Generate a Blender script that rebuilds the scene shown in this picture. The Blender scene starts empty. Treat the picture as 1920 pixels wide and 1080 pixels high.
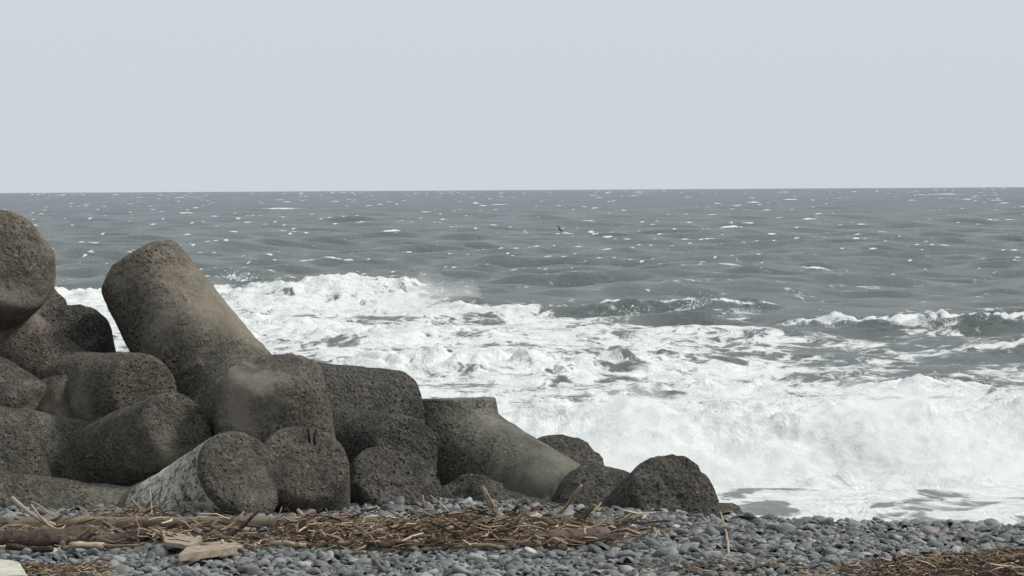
import bpy, bmesh, math, random
import numpy as np
from mathutils import Vector, Matrix, Quaternion

random.seed(7)
RNG = np.random.default_rng(11)
R = math.radians
sc = bpy.context.scene
COL = sc.collection

# ------------------------------------------------------------------ camera
CAM_Z = 4.0                                   # sea level is z = 0
FPX = 6000.0                                  # focal length in pixels of a 1920 wide frame
cam_d = bpy.data.cameras.new("camera")
cam_d.sensor_width = 36.0
cam_d.lens = 36.0 * FPX / 1920.0
cam_d.clip_start = 0.5
cam_d.clip_end = 30000.0
cam = bpy.data.objects.new("camera", cam_d)
COL.objects.link(cam)
_pitch = -math.atan(184.5 / FPX)
_roll = math.atan(11 / 1920.0)
cam.matrix_world = (Matrix.Translation((0, 0, CAM_Z)) @ Matrix.Rotation(R(90) + _pitch, 4, 'X')
                    @ Matrix.Rotation(-_roll, 4, 'Z'))
sc.camera = cam

# ------------------------------------------------------------------ overcast daylight
SUN_DIR = Vector((0.70, 0.06, 0.72)).normalized()       # towards the sun
SUN_EL = math.asin(SUN_DIR.z)
SUN_ROT = math.atan2(SUN_DIR.x, SUN_DIR.y)
world = bpy.data.worlds.new("World")
sc.world = world
world.use_nodes = True
wn = world.node_tree.nodes
wl = world.node_tree.links
wn.clear()
sky = wn.new("ShaderNodeTexSky")
sky.sky_type = 'NISHITA'
sky.sun_disc = False
sky.sun_elevation = SUN_EL
sky.sun_rotation = SUN_ROT
sky.air_density = 1.0
sky.dust_density = 4.0
bg_sky = wn.new("ShaderNodeBackground")
bg_sky.inputs[1].default_value = 0.06
wl.new(sky.outputs[0], bg_sky.inputs[0])
bg_cloud = wn.new("ShaderNodeBackground")               # the closed, even cloud layer
bg_cloud.inputs[0].default_value = (0.672, 0.735, 0.780, 1)
bg_cloud.inputs[1].default_value = 1.0
mixw = wn.new("ShaderNodeMixShader")
mixw.inputs[0].default_value = 0.9
wl.new(bg_sky.outputs[0], mixw.inputs[1])
wl.new(bg_cloud.outputs[0], mixw.inputs[2])
wo = wn.new("ShaderNodeOutputWorld")
wl.new(mixw.outputs[0], wo.inputs[0])

sun_d = bpy.data.lights.new("sun", 'SUN')
sun_d.energy = 3.0
sun_d.angle = R(12)
sun_d.color = (1.0, 0.96, 0.9)
sun = bpy.data.objects.new("sun", sun_d)
sun.rotation_euler = SUN_DIR.to_track_quat('Z', 'Y').to_euler()
COL.objects.link(sun)

sc.cycles.volume_step_rate = 1.0
sc.cycles.volume_max_steps = 256
sc.cycles.volume_bounces = 8
sc.cycles.max_bounces = 16
vs = sc.view_settings
vs.view_transform = 'Standard'
vs.look = 'None'
vs.exposure = 0.0
vs.gamma = 1.0
vs.use_curve_mapping = False


# ------------------------------------------------------------------ helpers
def horizon(px):
    return 361 - 11 * px / 1920.0


def at(px, py, D):
    """world point seen at a pixel of the 1920x1080 frame, D metres out to sea"""
    return Vector(((px - 960) / FPX * D, D, CAM_Z - (py - horizon(px)) / FPX * D))


def _hash(ix, iy, iz, seed):
    h = (ix.astype(np.uint32) * np.uint32(374761393) + iy.astype(np.uint32) * np.uint32(668265263)
         + iz.astype(np.uint32) * np.uint32(2147483647) + np.uint32((seed * 1274126177) & 0xffffffff))
    h = (h ^ (h >> np.uint32(13))) * np.uint32(1274126177)
    h = h ^ (h >> np.uint32(16))
    return h


def pnoise(x, y, z, seed=0):
    """gradient noise, about -1..1"""
    x = np.asarray(x, np.float32); y = np.asarray(y, np.float32); z = np.asarray(z, np.float32)
    fx = np.floor(x); fy = np.floor(y); fz = np.floor(z)
    ix = fx.astype(np.int64); iy = fy.astype(np.int64); iz = fz.astype(np.int64)
    x = x - fx; y = y - fy; z = z - fz
    u = x * x * x * (x * (x * 6 - 15) + 10)
    v = y * y * y * (y * (y * 6 - 15) + 10)
    w = z * z * z * (z * (z * 6 - 15) + 10)
    out = 0
    for dx in (0, 1):
        wx = u if dx else 1 - u
        for dy in (0, 1):
            wy = v if dy else 1 - v
            for dz in (0, 1):
                wz = w if dz else 1 - w
                h = _hash(ix + dx, iy + dy, iz + dz, seed)
                gx = ((h & np.uint32(1023)).astype(np.float32) / 511.5 - 1)
                gy = (((h >> np.uint32(10)) & np.uint32(1023)).astype(np.float32) / 511.5 - 1)
                gz_ = (((h >> np.uint32(20)) & np.uint32(1023)).astype(np.float32) / 511.5 - 1)
                out = out + wx * wy * wz * (gx * (x - dx) + gy * (y - dy) + gz_ * (z - dz))
    return out * 1.25


def fbm(x, y, z, octs=4, seed=0, gain=0.5, lac=2.03):
    a = 1.0; s = 0; f = 1.0
    for o in range(octs):
        s = s + a * pnoise(x * f + 17.3 * o, y * f - 9.1 * o, z * f + 3.7 * o, seed + o)
        a *= gain; f *= lac
    return s


def sstep(a, b, x):
    t = np.clip((x - a) / (b - a), 0, 1)
    return t * t * (3 - 2 * t)


def mesh_obj(name, verts, faces, mat, parent=None, smooth=True, uvcol=None):
    me = bpy.data.meshes.new(name)
    me.from_pydata([tuple(v) for v in verts], [], faces)
    if smooth:
        me.polygons.foreach_set("use_smooth", [True] * len(me.polygons))
    me.materials.append(mat)
    ob = bpy.data.objects.new(name, me)
    COL.objects.link(ob)
    if parent is not None:
        ob.parent = parent
    return ob


def big_mesh(name, V, Q, smooth=True):
    """mesh from numpy arrays; Q is (n,3) or (n,4)"""
    me = bpy.data.meshes.new(name)
    k = Q.shape[1]
    me.vertices.add(len(V))
    me.vertices.foreach_set("co", np.ascontiguousarray(V, np.float32).ravel())
    me.loops.add(Q.size)
    me.loops.foreach_set("vertex_index", np.ascontiguousarray(Q, np.int32).ravel())
    me.polygons.add(len(Q))
    me.polygons.foreach_set("loop_start", np.arange(0, Q.size, k, dtype=np.int32))
    me.polygons.foreach_set("use_smooth", np.full(len(Q), smooth))
    me.update(calc_edges=True)
    me.validate()
    return me


def tag(o, label=None, cat=None, group=None, kind=None):
    for k, v in (("label", label), ("category", cat), ("group", group), ("kind", kind)):
        if v:
            o[k] = v
    return o


def empty(name, loc=(0, 0, 0)):
    o = bpy.data.objects.new(name, None)
    o.empty_display_size = 0.3
    COL.objects.link(o)
    o.location = loc
    return o


class NT:
    """small node-tree helper"""
    def __init__(self, name):
        self.m = bpy.data.materials.new(name)
        self.m.use_nodes = True
        self.t = self.m.node_tree
        self.t.nodes.clear()
        self.out = self.n("ShaderNodeOutputMaterial")

    def n(self, typ, **kw):
        nd = self.t.nodes.new(typ)
        for k, v in kw.items():
            if k.startswith("i_"):
                nd.inputs[k[2:]].default_value = v
            else:
                setattr(nd, k, v)
        return nd

    def l(self, a, b):
        self.t.links.new(a, b)

    def coord(self, kind="Object", scale=(1, 1, 1)):
        tc = self.n("ShaderNodeTexCoord")
        mp = self.n("ShaderNodeMapping")
        mp.inputs["Scale"].default_value = scale
        self.l(tc.outputs[kind], mp.inputs["Vector"])
        return mp.outputs[0]

    def noise(self, vec, scale, detail=4, rough=0.55, dist=0.0):
        nd = self.n("ShaderNodeTexNoise")
        nd.inputs["Scale"].default_value = scale
        nd.inputs["Detail"].default_value = detail
        nd.inputs["Roughness"].default_value = rough
        nd.inputs["Distortion"].default_value = dist
        self.l(vec, nd.inputs["Vector"])
        return nd.outputs[0]

    def vor(self, vec, scale, feature='F1', rnd=1.0):
        nd = self.n("ShaderNodeTexVoronoi", feature=feature)
        nd.inputs["Scale"].default_value = scale
        nd.inputs["Randomness"].default_value = rnd
        self.l(vec, nd.inputs["Vector"])
        return nd.outputs[0]

    def ramp(self, fac, stops, interp='LINEAR'):
        nd = self.n("ShaderNodeValToRGB")
        cr = nd.color_ramp
        cr.interpolation = interp
        while len(cr.elements) < len(stops):
            cr.elements.new(0.5)
        for e, (p, c) in zip(cr.elements, stops):
            e.position = p
            e.color = (c, c, c, 1) if isinstance(c, (int, float)) else (*c, 1)
        self.l(fac, nd.inputs[0])
        return nd.outputs[0]

    def mix(self, fac, a, b, blend='MIX'):
        nd = self.n("ShaderNodeMix", data_type='RGBA', blend_type=blend)
        for sock, v in ((nd.inputs[0], fac), (nd.inputs[6], a), (nd.inputs[7], b)):
            if hasattr(v, "is_linked") or hasattr(v, "node"):
                self.l(v, sock)
            elif isinstance(v, (int, float)):
                sock.default_value = v if sock.type == 'VALUE' else (v, v, v, 1)
            else:
                sock.default_value = (*v, 1)
        return nd.outputs[2]

    def math(self, op, a, b=None, clamp=False):
        nd = self.n("ShaderNodeMath", operation=op, use_clamp=clamp)
        for sock, v in ((nd.inputs[0], a), (nd.inputs[1], b)):
            if v is None:
                continue
            if isinstance(v, (int, float)):
                sock.default_value = v
            else:
                self.l(v, sock)
        return nd.outputs[0]

    def bump(self, h, dist, strength=1.0, normal=None):
        nd = self.n("ShaderNodeBump")
        nd.inputs["Strength"].default_value = strength
        nd.inputs["Distance"].default_value = dist
        self.l(h, nd.inputs["Height"])
        if normal is not None:
            self.l(normal, nd.inputs["Normal"])
        return nd.outputs[0]

    def bsdf(self, color, rough=0.8, normal=None, spec=0.5, ior=None):
        p = self.n("ShaderNodeBsdfPrincipled")
        for key, v in (("Base Color", color), ("Roughness", rough), ("Specular IOR Level", spec)):
            s = p.inputs[key]
            if isinstance(v, (int, float)):
                s.default_value = v if s.type == 'VALUE' else (v, v, v, 1)
            elif isinstance(v, tuple):
                s.default_value = (*v, 1)
            else:
                self.l(v, s)
        if ior:
            p.inputs["IOR"].default_value = ior
        if normal is not None:
            self.l(normal, p.inputs["Normal"])
        return p.outputs[0]

    def done(self, sh):
        self.l(sh, self.out.inputs[0])
        return self.m


# ------------------------------------------------------------------ materials
def hash_name(s):
    return (sum(ord(c) * (i + 1) for i, c in enumerate(s)) % 97) / 9.7


def mat_concrete(name, tint=(0.150, 0.132, 0.106), rough_amt=1.0, moss=0.25, pale=0.0):
    k = NT(name)
    oi = k.n("ShaderNodeObjectInfo")
    tc = k.n("ShaderNodeTexCoord")
    add = k.n("ShaderNodeVectorMath", operation='ADD')
    k.l(tc.outputs["Object"], add.inputs[0])
    add.inputs[1].default_value = (hash_name(name) * 3.1, 1.7, hash_name(name) * 7.7)
    v = add.outputs[0]
    geo = k.n("ShaderNodeNewGeometry")
    wp = geo.outputs["Position"]                                   # rain streaks and damp follow the world, not the cast
    big = k.noise(v, 1.3, 5, 0.62)
    mid = k.noise(v, 6.0, 6, 0.65, 0.4)
    fine = k.noise(v, 34.0, 5, 0.7)
    grit = k.noise(v, 120.0, 2, 0.6)
    pits = k.vor(v, 20.0)
    pits2 = k.vor(v, 43.0)
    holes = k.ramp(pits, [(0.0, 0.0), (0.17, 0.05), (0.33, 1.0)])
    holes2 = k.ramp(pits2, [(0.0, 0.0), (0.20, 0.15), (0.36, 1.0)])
    worn = k.ramp(k.noise(wp, 0.85, 4, 0.6, 0.3), [(0.34 - 0.14 * (rough_amt - 1), 0.0), (0.50 - 0.06 * (rough_amt - 1), 1.0)])   # worn-off skin, aggregate bared
    patch = k.math('MULTIPLY', k.ramp(mid, [(0.34, 0.0), (0.54, 1.0)]), worn)
    light = tuple(c * 1.55 + 0.010 for c in tint)
    tone = k.ramp(big, [(0.30, tuple(c * 0.55 for c in tint)), (0.48, tint), (0.68, light)])
    tone = k.mix(k.ramp(mid, [(0.38, 0.0), (0.66, 0.6)]), tone, light)
    tone = k.mix(k.math('MULTIPLY', k.ramp(fine, [(0.42, 0.9), (0.57, 0.0)]), k.math('ADD', k.math('MULTIPLY', worn, 0.75), 0.25)),
                 tone, tuple(c * 0.42 for c in tint))
    # damp runs, dark
    mp = k.n("ShaderNodeMapping"); mp.inputs["Scale"].default_value = (2.2, 2.2, 0.8)
    k.l(wp, mp.inputs["Vector"])
    run = k.ramp(k.noise(mp.outputs[0], 1.5, 5, 0.65, 0.3), [(0.48, 0.0), (0.70, 0.6)])
    tone = k.mix(run, tone, (0.048, 0.043, 0.036))
    stain = k.ramp(k.noise(v, 2.7, 6, 0.7, 0.8), [(0.48, 0.0), (0.62, 1.0)])
    tone = k.mix(k.math('MULTIPLY', stain, moss), tone, (0.058, 0.064, 0.036))
    rust = k.ramp(k.noise(wp, 0.9, 5, 0.7, 0.3), [(0.54, 0.0), (0.7, 0.28)])
    tone = k.mix(rust, tone, (0.155, 0.112, 0.080))
    if pale > 0:
        pf = k.ramp(k.noise(v, 15.0, 6, 0.75, 0.6), [(0.44, 0.0), (0.50, pale)])
        tone = k.mix(pf, tone, (0.62, 0.59, 0.53))
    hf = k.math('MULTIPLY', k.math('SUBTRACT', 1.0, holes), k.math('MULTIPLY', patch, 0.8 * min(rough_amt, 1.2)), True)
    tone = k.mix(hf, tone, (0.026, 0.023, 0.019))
    speck = k.ramp(k.noise(v, 62.0, 2, 0.5), [(0.63, 0.0), (0.69, 0.8)])
    tone = k.mix(k.math('MULTIPLY', speck, k.math('ADD', k.math('MULTIPLY', worn, 0.7), 0.3)), tone, (0.36, 0.34, 0.30))
    hgt = k.math('ADD', k.math('MULTIPLY', mid, 0.6), k.math('MULTIPLY', k.math('MULTIPLY', fine, 0.9), k.math('ADD', k.math('MULTIPLY', worn, 0.85), 0.15)))
    hgt = k.math('ADD', hgt, k.math('MULTIPLY', grit, 0.15))
    hgt = k.math('ADD', hgt, k.math('MULTIPLY', holes, k.math('MULTIPLY', patch, 0.8)))
    hgt = k.math('ADD', hgt, k.math('MULTIPLY', holes2, k.math('MULTIPLY', worn, 0.25)))
    nrm = k.bump(hgt, 0.044 * rough_amt, 1.0)
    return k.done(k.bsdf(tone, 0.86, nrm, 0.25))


def mat_pebble(name, per_object):
    k = NT(name)
    if per_object:
        oi = k.n("ShaderNodeObjectInfo")
        col = oi.outputs["Color"]
    else:
        a = k.n("ShaderNodeAttribute")
        a.attribute_name = "stone_colour"
        col = a.outputs["Color"]
    v = k.coord("Object")
    n = k.noise(v, 22.0 if not per_object else 2.2, 4, 0.6)
    col = k.mix(k.ramp(n, [(0.35, 0.0), (0.7, 0.45)]), col, k.mix(1.0, col, (0.62, 0.62, 0.62), 'MULTIPLY'))
    nrm = k.bump(k.noise(v, 60.0 if not per_object else 6.0, 3, 0.6), 0.004)
    return k.done(k.bsdf(col, 0.62, nrm, 0.4))


def mat_simple(name, c1, c2, scale=20.0, rough=0.85, stretch=(1, 1, 1), bumpd=0.004, spec=0.3, objrand=0.0):
    k = NT(name)
    v = k.coord("Object", stretch)
    n = k.noise(v, scale, 5, 0.65, 0.3)
    col = k.mix(k.ramp(n, [(0.32, 0.0), (0.68, 1.0)]), c1, c2)
    if objrand:
        oi = k.n("ShaderNodeObjectInfo")
        hsv = k.n("ShaderNodeHueSaturation")
        mr = k.n("ShaderNodeMapRange")
        mr.inputs[3].default_value = 1 - objrand
        mr.inputs[4].default_value = 1 + objrand
        k.l(oi.outputs["Random"], mr.inputs[0])
        k.l(mr.outputs[0], hsv.inputs["Value"])
        k.l(col, hsv.inputs["Color"])
        col = hsv.outputs[0]
    nrm = k.bump(k.noise(v, scale * 3, 4, 0.6), bumpd)
    return k.done(k.bsdf(col, rough, nrm, spec))


def mat_litter():
    k = NT("dry_litter")
    a = k.n("ShaderNodeAttribute")
    a.attribute_name = "straw_colour"
    return k.done(k.bsdf(a.outputs["Color"], 0.85, None, 0.2))


def mat_beach():
    k = NT("dark_shingle_bed")
    v = k.coord("Object")
    n = k.noise(v, 30.0, 5, 0.7)
    col = k.ramp(n, [(0.3, (0.025, 0.026, 0.027)), (0.7, (0.085, 0.088, 0.09))])
    return k.done(k.bsdf(col, 0.9, k.bump(n, 0.03), 0.2))


def mat_sea():
    k = NT("storm_sea")
    a = k.n("ShaderNodeAttribute")
    a.attribute_name = "foam"
    F = a.outputs["Fac"]
    b = k.n("ShaderNodeAttribute")
    b.attribute_name = "silt"
    v = k.coord("Object")
    # warp so that the lace swirls
    wn_ = k.n("ShaderNodeTexNoise"); wn_.inputs["Scale"].default_value = 0.5; wn_.inputs["Detail"].default_value = 3
    k.l(k.coord("Object", (1.0, 0.6, 0.0)), wn_.inputs["Vector"])
    wsub = k.n("ShaderNodeVectorMath", operation='SUBTRACT'); wsub.inputs[1].default_value = (0.5, 0.5, 0.5)
    k.l(wn_.outputs["Color"], wsub.inputs[0])
    wsc = k.n("ShaderNodeVectorMath", operation='SCALE'); wsc.inputs["Scale"].default_value = 2.6
    k.l(wsub.outputs[0], wsc.inputs[0])
    wadd = k.n("ShaderNodeVectorMath", operation='ADD')
    k.l(k.coord("Object", (1.0, 0.42, 0.9)), wadd.inputs[0]); k.l(wsc.outputs[0], wadd.inputs[1])
    vw = wadd.outputs[0]

    def ridged(vec, scale, det, sharp):
        n = k.noise(vec, scale, det, 0.6, 0.25)
        r = k.math('ABSOLUTE', k.math('SUBTRACT', n, 0.5))
        return k.math('SUBTRACT', 1.0, k.math('MULTIPLY', r, sharp), True)
    r1 = ridged(vw, 0.8, 5, 7.0)
    r2 = ridged(vw, 2.2, 4, 6.0)
    r3 = ridged(vw, 6.0, 3, 5.0)
    n3 = k.noise(vw, 1.5, 7, 0.7)
    pat = k.math('ADD', k.math('MULTIPLY', r1, 0.34), k.math('MULTIPLY', r2, 0.22))
    pat = k.math('ADD', pat, k.math('MULTIPLY', r3, 0.12))
    pat = k.math('ADD', pat, k.math('MULTIPLY', k.math('SUBTRACT', n3, 0.5), 1.5))     # mean about .3
    th = k.math('ADD', k.math('MULTIPLY', F, 1.3), k.math('SUBTRACT', k.math('MULTIPLY', pat, 1.15), 0.88))
    mask = k.n("ShaderNodeMapRange", interpolation_type='SMOOTHSTEP')
    mask.inputs[1].default_value = -0.10
    mask.inputs[2].default_value = 0.28
    k.l(th, mask.inputs[0])
    fm = mask.outputs[0]
    # water body: turbid grey green inshore, bluer offshore, paler where air is beaten into it
    deep = k.mix(b.outputs["Fac"], (0.050, 0.064, 0.086), (0.178, 0.216, 0.202))
    air = k.n("ShaderNodeMapRange"); air.inputs[1].default_value = 0.04; air.inputs[2].default_value = 0.75; air.inputs[4].default_value = 0.85
    k.l(F, air.inputs[0])
    deep = k.mix(air.outputs[0], deep, (0.34, 0.365, 0.34))
    rip = k.noise(k.coord("Object", (1, 0.8, 1)), 1.6, 8, 0.72)
    rip2 = k.noise(k.coord("Object", (1, 0.6, 1)), 0.28, 4, 0.6)
    nw = k.bump(k.math('ADD', rip, k.math('MULTIPLY', rip2, 1.2)), 1.25, 1.0)
    water = k.bsdf(deep, 0.20, nw, 0.5, 1.33)
    fn = k.noise(v, 4.0, 7, 0.68, 0.4)
    nf = k.bump(k.math('ADD', fn, k.math('MULTIPLY', r2, 0.25)), 0.13, 0.7)
    fcol = k.ramp(k.noise(v, 2.2, 6, 0.7), [(0.30, (0.50, 0.53, 0.53)), (0.50, (0.69, 0.705, 0.69)), (0.72, (0.80, 0.805, 0.79))])
    foam = k.bsdf(fcol, 0.75, nf, 0.15)
    mx = k.n("ShaderNodeMixShader")
    k.l(fm, mx.inputs[0])
    k.l(water, mx.inputs[1])
    k.l(foam, mx.inputs[2])
    return k.done(mx.outputs[0])


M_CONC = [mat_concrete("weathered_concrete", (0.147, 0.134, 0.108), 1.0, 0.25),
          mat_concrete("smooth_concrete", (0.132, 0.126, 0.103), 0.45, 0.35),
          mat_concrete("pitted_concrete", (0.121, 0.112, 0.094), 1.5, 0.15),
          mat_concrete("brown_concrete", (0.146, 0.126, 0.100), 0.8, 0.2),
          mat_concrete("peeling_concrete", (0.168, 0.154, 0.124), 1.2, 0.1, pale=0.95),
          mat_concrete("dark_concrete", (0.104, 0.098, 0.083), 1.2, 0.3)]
M_PEB = mat_pebble("beach_stone", False)
M_PEBO = mat_pebble("beach_stone_single", True)
M_BED = mat_beach()
M_SEA = mat_sea()
M_LITTER = mat_litter()


# ------------------------------------------------------------------ beach
def crest_y(x):
    return np.interp(x, [-6, -1.0, 0.6, 1.5, 3.7, 6.0], [25.0, 24.7, 23.7, 22.95, 22.25, 21.8])


def gz(x, y):
    x = np.asarray(x, float); y = np.asarray(y, float)
    yc = crest_y(x)
    z = 1.6 + 0.035 * pnoise(x * 0.6, y * 0.6, 0 * x, 5) * sstep(0.3, 1.5, yc - y)
    d = np.maximum(0, y - yc)
    z = z - 0.21 * np.maximum(0, d - 0.35) - 0.16 * np.minimum(d, 0.35) ** 2
    return np.maximum(z, -0.9)


def ground_D(px, py):
    """distance at which the beach is met through a pixel"""
    D = 2.4 * FPX / (py - horizon(px))
    for _ in range(4):
        x = (px - 960) / FPX * D
        D = (CAM_Z - float(gz(x, D))) * FPX / (py - horizon(px))
    return D


def on_beach(px, py, up=0.0):
    D = ground_D(px, py)
    p = at(px, py, D)
    p.z += up
    return p


def build_beach():
    xs = np.linspace(-14, 14, 141)
    ys = np.concatenate([np.linspace(-3, 18, 22), np.linspace(18.2, 27, 60), np.linspace(27.5, 38, 22)])
    X, Y = np.meshgrid(xs, ys)
    Z = gz(X, Y)
    Z = np.where(Y < 12, Z - 0.0 , Z)
    V = np.stack([X, Y, Z - 0.02], -1).reshape(-1, 3)
    n, m = X.shape
    i = np.arange((n - 1) * (m - 1)); r = i // (m - 1); c = i % (m - 1)
    a = r * m + c
    Q = np.stack([a, a + 1, a + m + 1, a + m], -1)
    me = big_mesh("beach", V, Q)
    me.materials.append(M_BED)
    ob = bpy.data.objects.new("beach", me)
    COL.objects.link(ob)
    tag(ob, "grey shingle beach sloping up from the sea to a low crest", None, None, "structure")
    return ob


BEACH = build_beach()


# ------------------------------------------------------------------ sea
def build_sea():
    ys = [28.0]
    while ys[-1] < 26000:
        y = ys[-1]
        ys.append(y + (0.10 if y < 62 else 0.112 * (y / 62) ** 1.4))
    ys = np.array(ys)
    NC = 450
    u = np.linspace(-1, 1, NC)
    Y = np.repeat(ys[:, None], NC, 1)
    X = u[None, :] * (0.2 * Y + 2.5)
    step = np.gradient(ys)[:, None]
    shp = X.shape
    Z = np.zeros(shp); DX = np.zeros(shp); DY = np.zeros(shp)
    rr = np.random.default_rng(5)
    off = sstep(45, 170, Y)
    for i in range(34):
        lam = 2.2 * (48 / 2.2) ** (i / 33) * rr.uniform(0.9, 1.1)
        th = R(rr.normal(-14, 52))
        kx, ky = math.sin(th) * 2 * math.pi / lam, math.cos(th) * 2 * math.pi / lam
        a = (0.0092 * min(lam, 6) + 0.0013 * max(0, min(lam, 26) - 6)) * rr.uniform(0.6, 1.3)
        ok = sstep(3.0, 6.0, lam / step)
        amp = a * ok * (0.28 + 0.72 * off)
        ph = kx * X + ky * Y + rr.uniform(0, 6.28)
        s, c = np.sin(ph), np.cos(ph)
        Z += amp * c
        DX -= 0.75 * amp * math.sin(th) * s
        DY -= 0.75 * amp * math.cos(th) * s
    far = sstep(500, 2500, Y)
    Z += far * 1.1 * fbm(X / 55, Y / 160, 0 * X, 2, 99)
    near = ys < 150
    nr = int(near.sum())
    x = X[:nr]; y = Y[:nr]
    foam = np.zeros(shp)
    # ---- where the surf zone is white
    n1 = fbm(x * 0.16, y * 0.10, 0 * x, 3, 21)
    n2 = fbm(x * 0.5, y * 0.28, 0 * x, 3, 31)
    wob = n1 * 5
    xr = np.interp(y, [58, 64, 75, 85, 95, 104, 110], [30, 7.0, 7.0, 7.5, 5.0, 1.0, -3.0]) + wob * 0.8
    zoneA = sstep(1.5, -1.5, x - xr) * sstep(118, 108, y + 2.0 * n1)
    f = 0.45 * zoneA + 0.24 * sstep(96, 80, y) * (1 - zoneA)
    f = np.maximum(f, 1.15 * sstep(62.5, 57.5, y + 2.5 * n1 + 0.5 * (x > 99)))
    f = f + 0.15 * n1 * (f < 0.9) + 0.30 * n2 * (f < 0.9)
    f = f + 0.20 * sstep(101, 106, y) * sstep(121, 116, y) * sstep(-1.5, -4.0, x)
    z = Z[:nr].copy()
    # ---- single crests: (y0, x0, x1, height, front width, back width, foam on top, lumpiness)
    crests = [
        (113, -22.0, -2.2, 0.78, 2.6, 7.0, 0.45, 0.30),
        (106, -3.0, 9.0, 0.26, 1.8, 4.0, 0.45, 0.20),
        (98, 4.4, 6.6, 0.42, 1.2, 3.0, 0.15, 0.15),
        (90, 7.6, 20.5, 0.36, 2.2, 5.0, 0.55, 0.32),
        (94, -12.0, -5.0, 0.40, 2.0, 4.0, 0.5, 0.30),
        (84, -9.0, -1.0, 0.35, 1.6, 3.0, 0.35, 0.30),
        (73, 0.8, 4.8, 0.30, 1.5, 3.4, 0.22, 0.22),
        (71, -3.8, 0.9, 0.38, 1.3, 3.0, 0.5, 0.40),
        (79, 11.0, 20.0, 0.22, 1.8, 4.0, 0.1, 0.1),
        (66, 2.2, 5.2, 0.30, 1.2, 2.5, 0.5, 0.35),
        (64, 7.0, 9.5, 0.34, 1.2, 2.5, 0.55, 0.30),
    ]
    puff = np.abs(pnoise(x * 0.9, y * 0.8, 0 * x, 41)) + 0.55 * np.abs(pnoise(x * 2.1, y * 1.9, 0 * x, 42)) \
        + 0.28 * np.abs(pnoise(x * 4.6, y * 4.2, 0 * x, 43))
    puff -= 0.42
    for (y0, x0, x1, hh, wf, wb, ft, lump) in crests:
        cl = y0 + 1.6 * pnoise(x * 0.16, 0 * x + y0, 0 * x, 51) + 0.5 * pnoise(x * 0.6, 0 * x + y0, 0 * x, 52)
        d = y - cl
        along = sstep(x0 - 1.2, x0 + 1.5, x) * sstep(x1 + 1.2, x1 - 1.5, x)
        prof = np.where(d < 0, np.exp(-(d / wf) ** 2), np.exp(-(d / wb) ** 2))
        vary = 0.75 + 0.5 * pnoise(x * 0.27, 0 * x + y0 * 3.1, 0 * x, 53) + 0.15 * pnoise(x * 1.3, 0 * x + y0, y * 0.5, 54) + 0.10 * pnoise(x * 3.1, 0 * x + y0, y, 55)
        z += hh * along * prof * vary
        z += lump * along * prof * puff
        z -= 0.25 * hh * along * np.exp(-((d + 2.2 * wf) / (1.2 * wf)) ** 2)
        top = along * np.exp(-((d - 0.1 * wb) / (0.55 * wf)) ** 2)
        f = f + ft * top
        if ft < 0.2:                      # clean green face in front of the lip
            f = f - 0.26 * along * np.exp(-((d + 1.1 * wf) / (0.8 * wf)) ** 2)
            f = f + 0.5 * along * np.exp(-((d - 0.35 * wf) / (0.25 * wf)) ** 2)
    # ---- the breaker on the shore
    cl = 46.2 + 1.3 * pnoise(x * 0.13, 0 * x, 0 * x + 3, 61) + 0.5 * pnoise(x * 0.5, 0 * x, 0 * x + 3, 62)
    d = y - cl
    A = 0.84 + 0.20 * pnoise(x * 0.22 + 4.0, 0 * x, 0 * x, 63) + 0.10 * pnoise(x * 0.8, 0 * x, 0 * x, 64)
    prof = np.where(d < 0, np.exp(-(np.abs(d) / 2.1) ** 2.4), np.exp(-(d / 7.5) ** 2) * 0.9 + 0.1 * np.exp(-(d / 2) ** 2))
    z = z * (1 - 0.7 * prof) + A * prof
    m5 = np.clip(prof * 1.2, 0, 1)
    z += m5 * (0.30 * puff + 0.06 * fbm(x * 6, y * 6, 0 * x, 2, 71))
    # small puffs on all white water
    fz = np.clip(f, 0, 1)
    z += 0.16 * fz * puff * (1 - m5) * sstep(36, 44, y) * 1.3
    # ---- wash running up the shingle
    wash = sstep(42.6, 41.2, y + 0.9 * n2)
    swn = fbm(x * 0.62 + 1.0, y * 0.40, 0 * x, 3, 83, 0.45)
    z = z * (1 - wash) + wash * (0.10 + 0.05 * n2)
    wf_ = 0.36 + 1.7 * swn + 0.45 * sstep(4.6, 2.2, x)
    f = f * (1 - wash) + wash * np.clip(wf_, 0.27, 1.1)
    Z[:nr] = z
    foam[:nr] = f
    DXk = 1 - 0.7 * np.clip(foam, 0, 1)
    X2 = X + DX * DXk
    Y2 = Y + DY * DXk
    # ---- whitecaps offshore
    cr = np.random.default_rng(9)
    for i in range(1350):
        py = 358 + 165 * cr.random() ** 1.9
        D = CAM_Z * FPX / (py - 355.5)
        if D < 118 or D > 7000:
            continue
        xx = cr.uniform(-0.19, 0.19) * D
        if pnoise(np.array([xx / D * 28]), np.array([py * 0.06]), np.array([0.5]), 95)[0] < cr.uniform(-0.5, 0.35):
            continue
        w = 0.125 * math.exp(cr.normal(0, 0.65)) * (D / 240) ** 0.85
        if cr.random() < 0.14:
            w *= 2.6
        j = int(np.searchsorted(ys, D))
        # sit on the nearest crest
        lo, hi = max(0, j - 14), min(len(ys), j + 14)
        ci = int(np.clip((xx / (0.2 * ys[j] + 2.5) + 1) / 2 * (NC - 1), 2, NC - 3))
        j = lo + int(np.argmax(Z[lo:hi, ci]))
        st = step[j, 0]
        wy = max(0.4 * w, 0.7 * st)
        a0, a1 = max(0, j - 5), min(len(ys), j + 6)
        dc = int(3 * w / (X[j, 1] - X[j, 0])) + 2
        b0, b1 = max(0, ci - dc), min(NC, ci + dc + 1)
        gx = (X[a0:a1, b0:b1] - X[j, ci]) / w
        gy = (Y[a0:a1, b0:b1] - ys[j]) / wy
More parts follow.
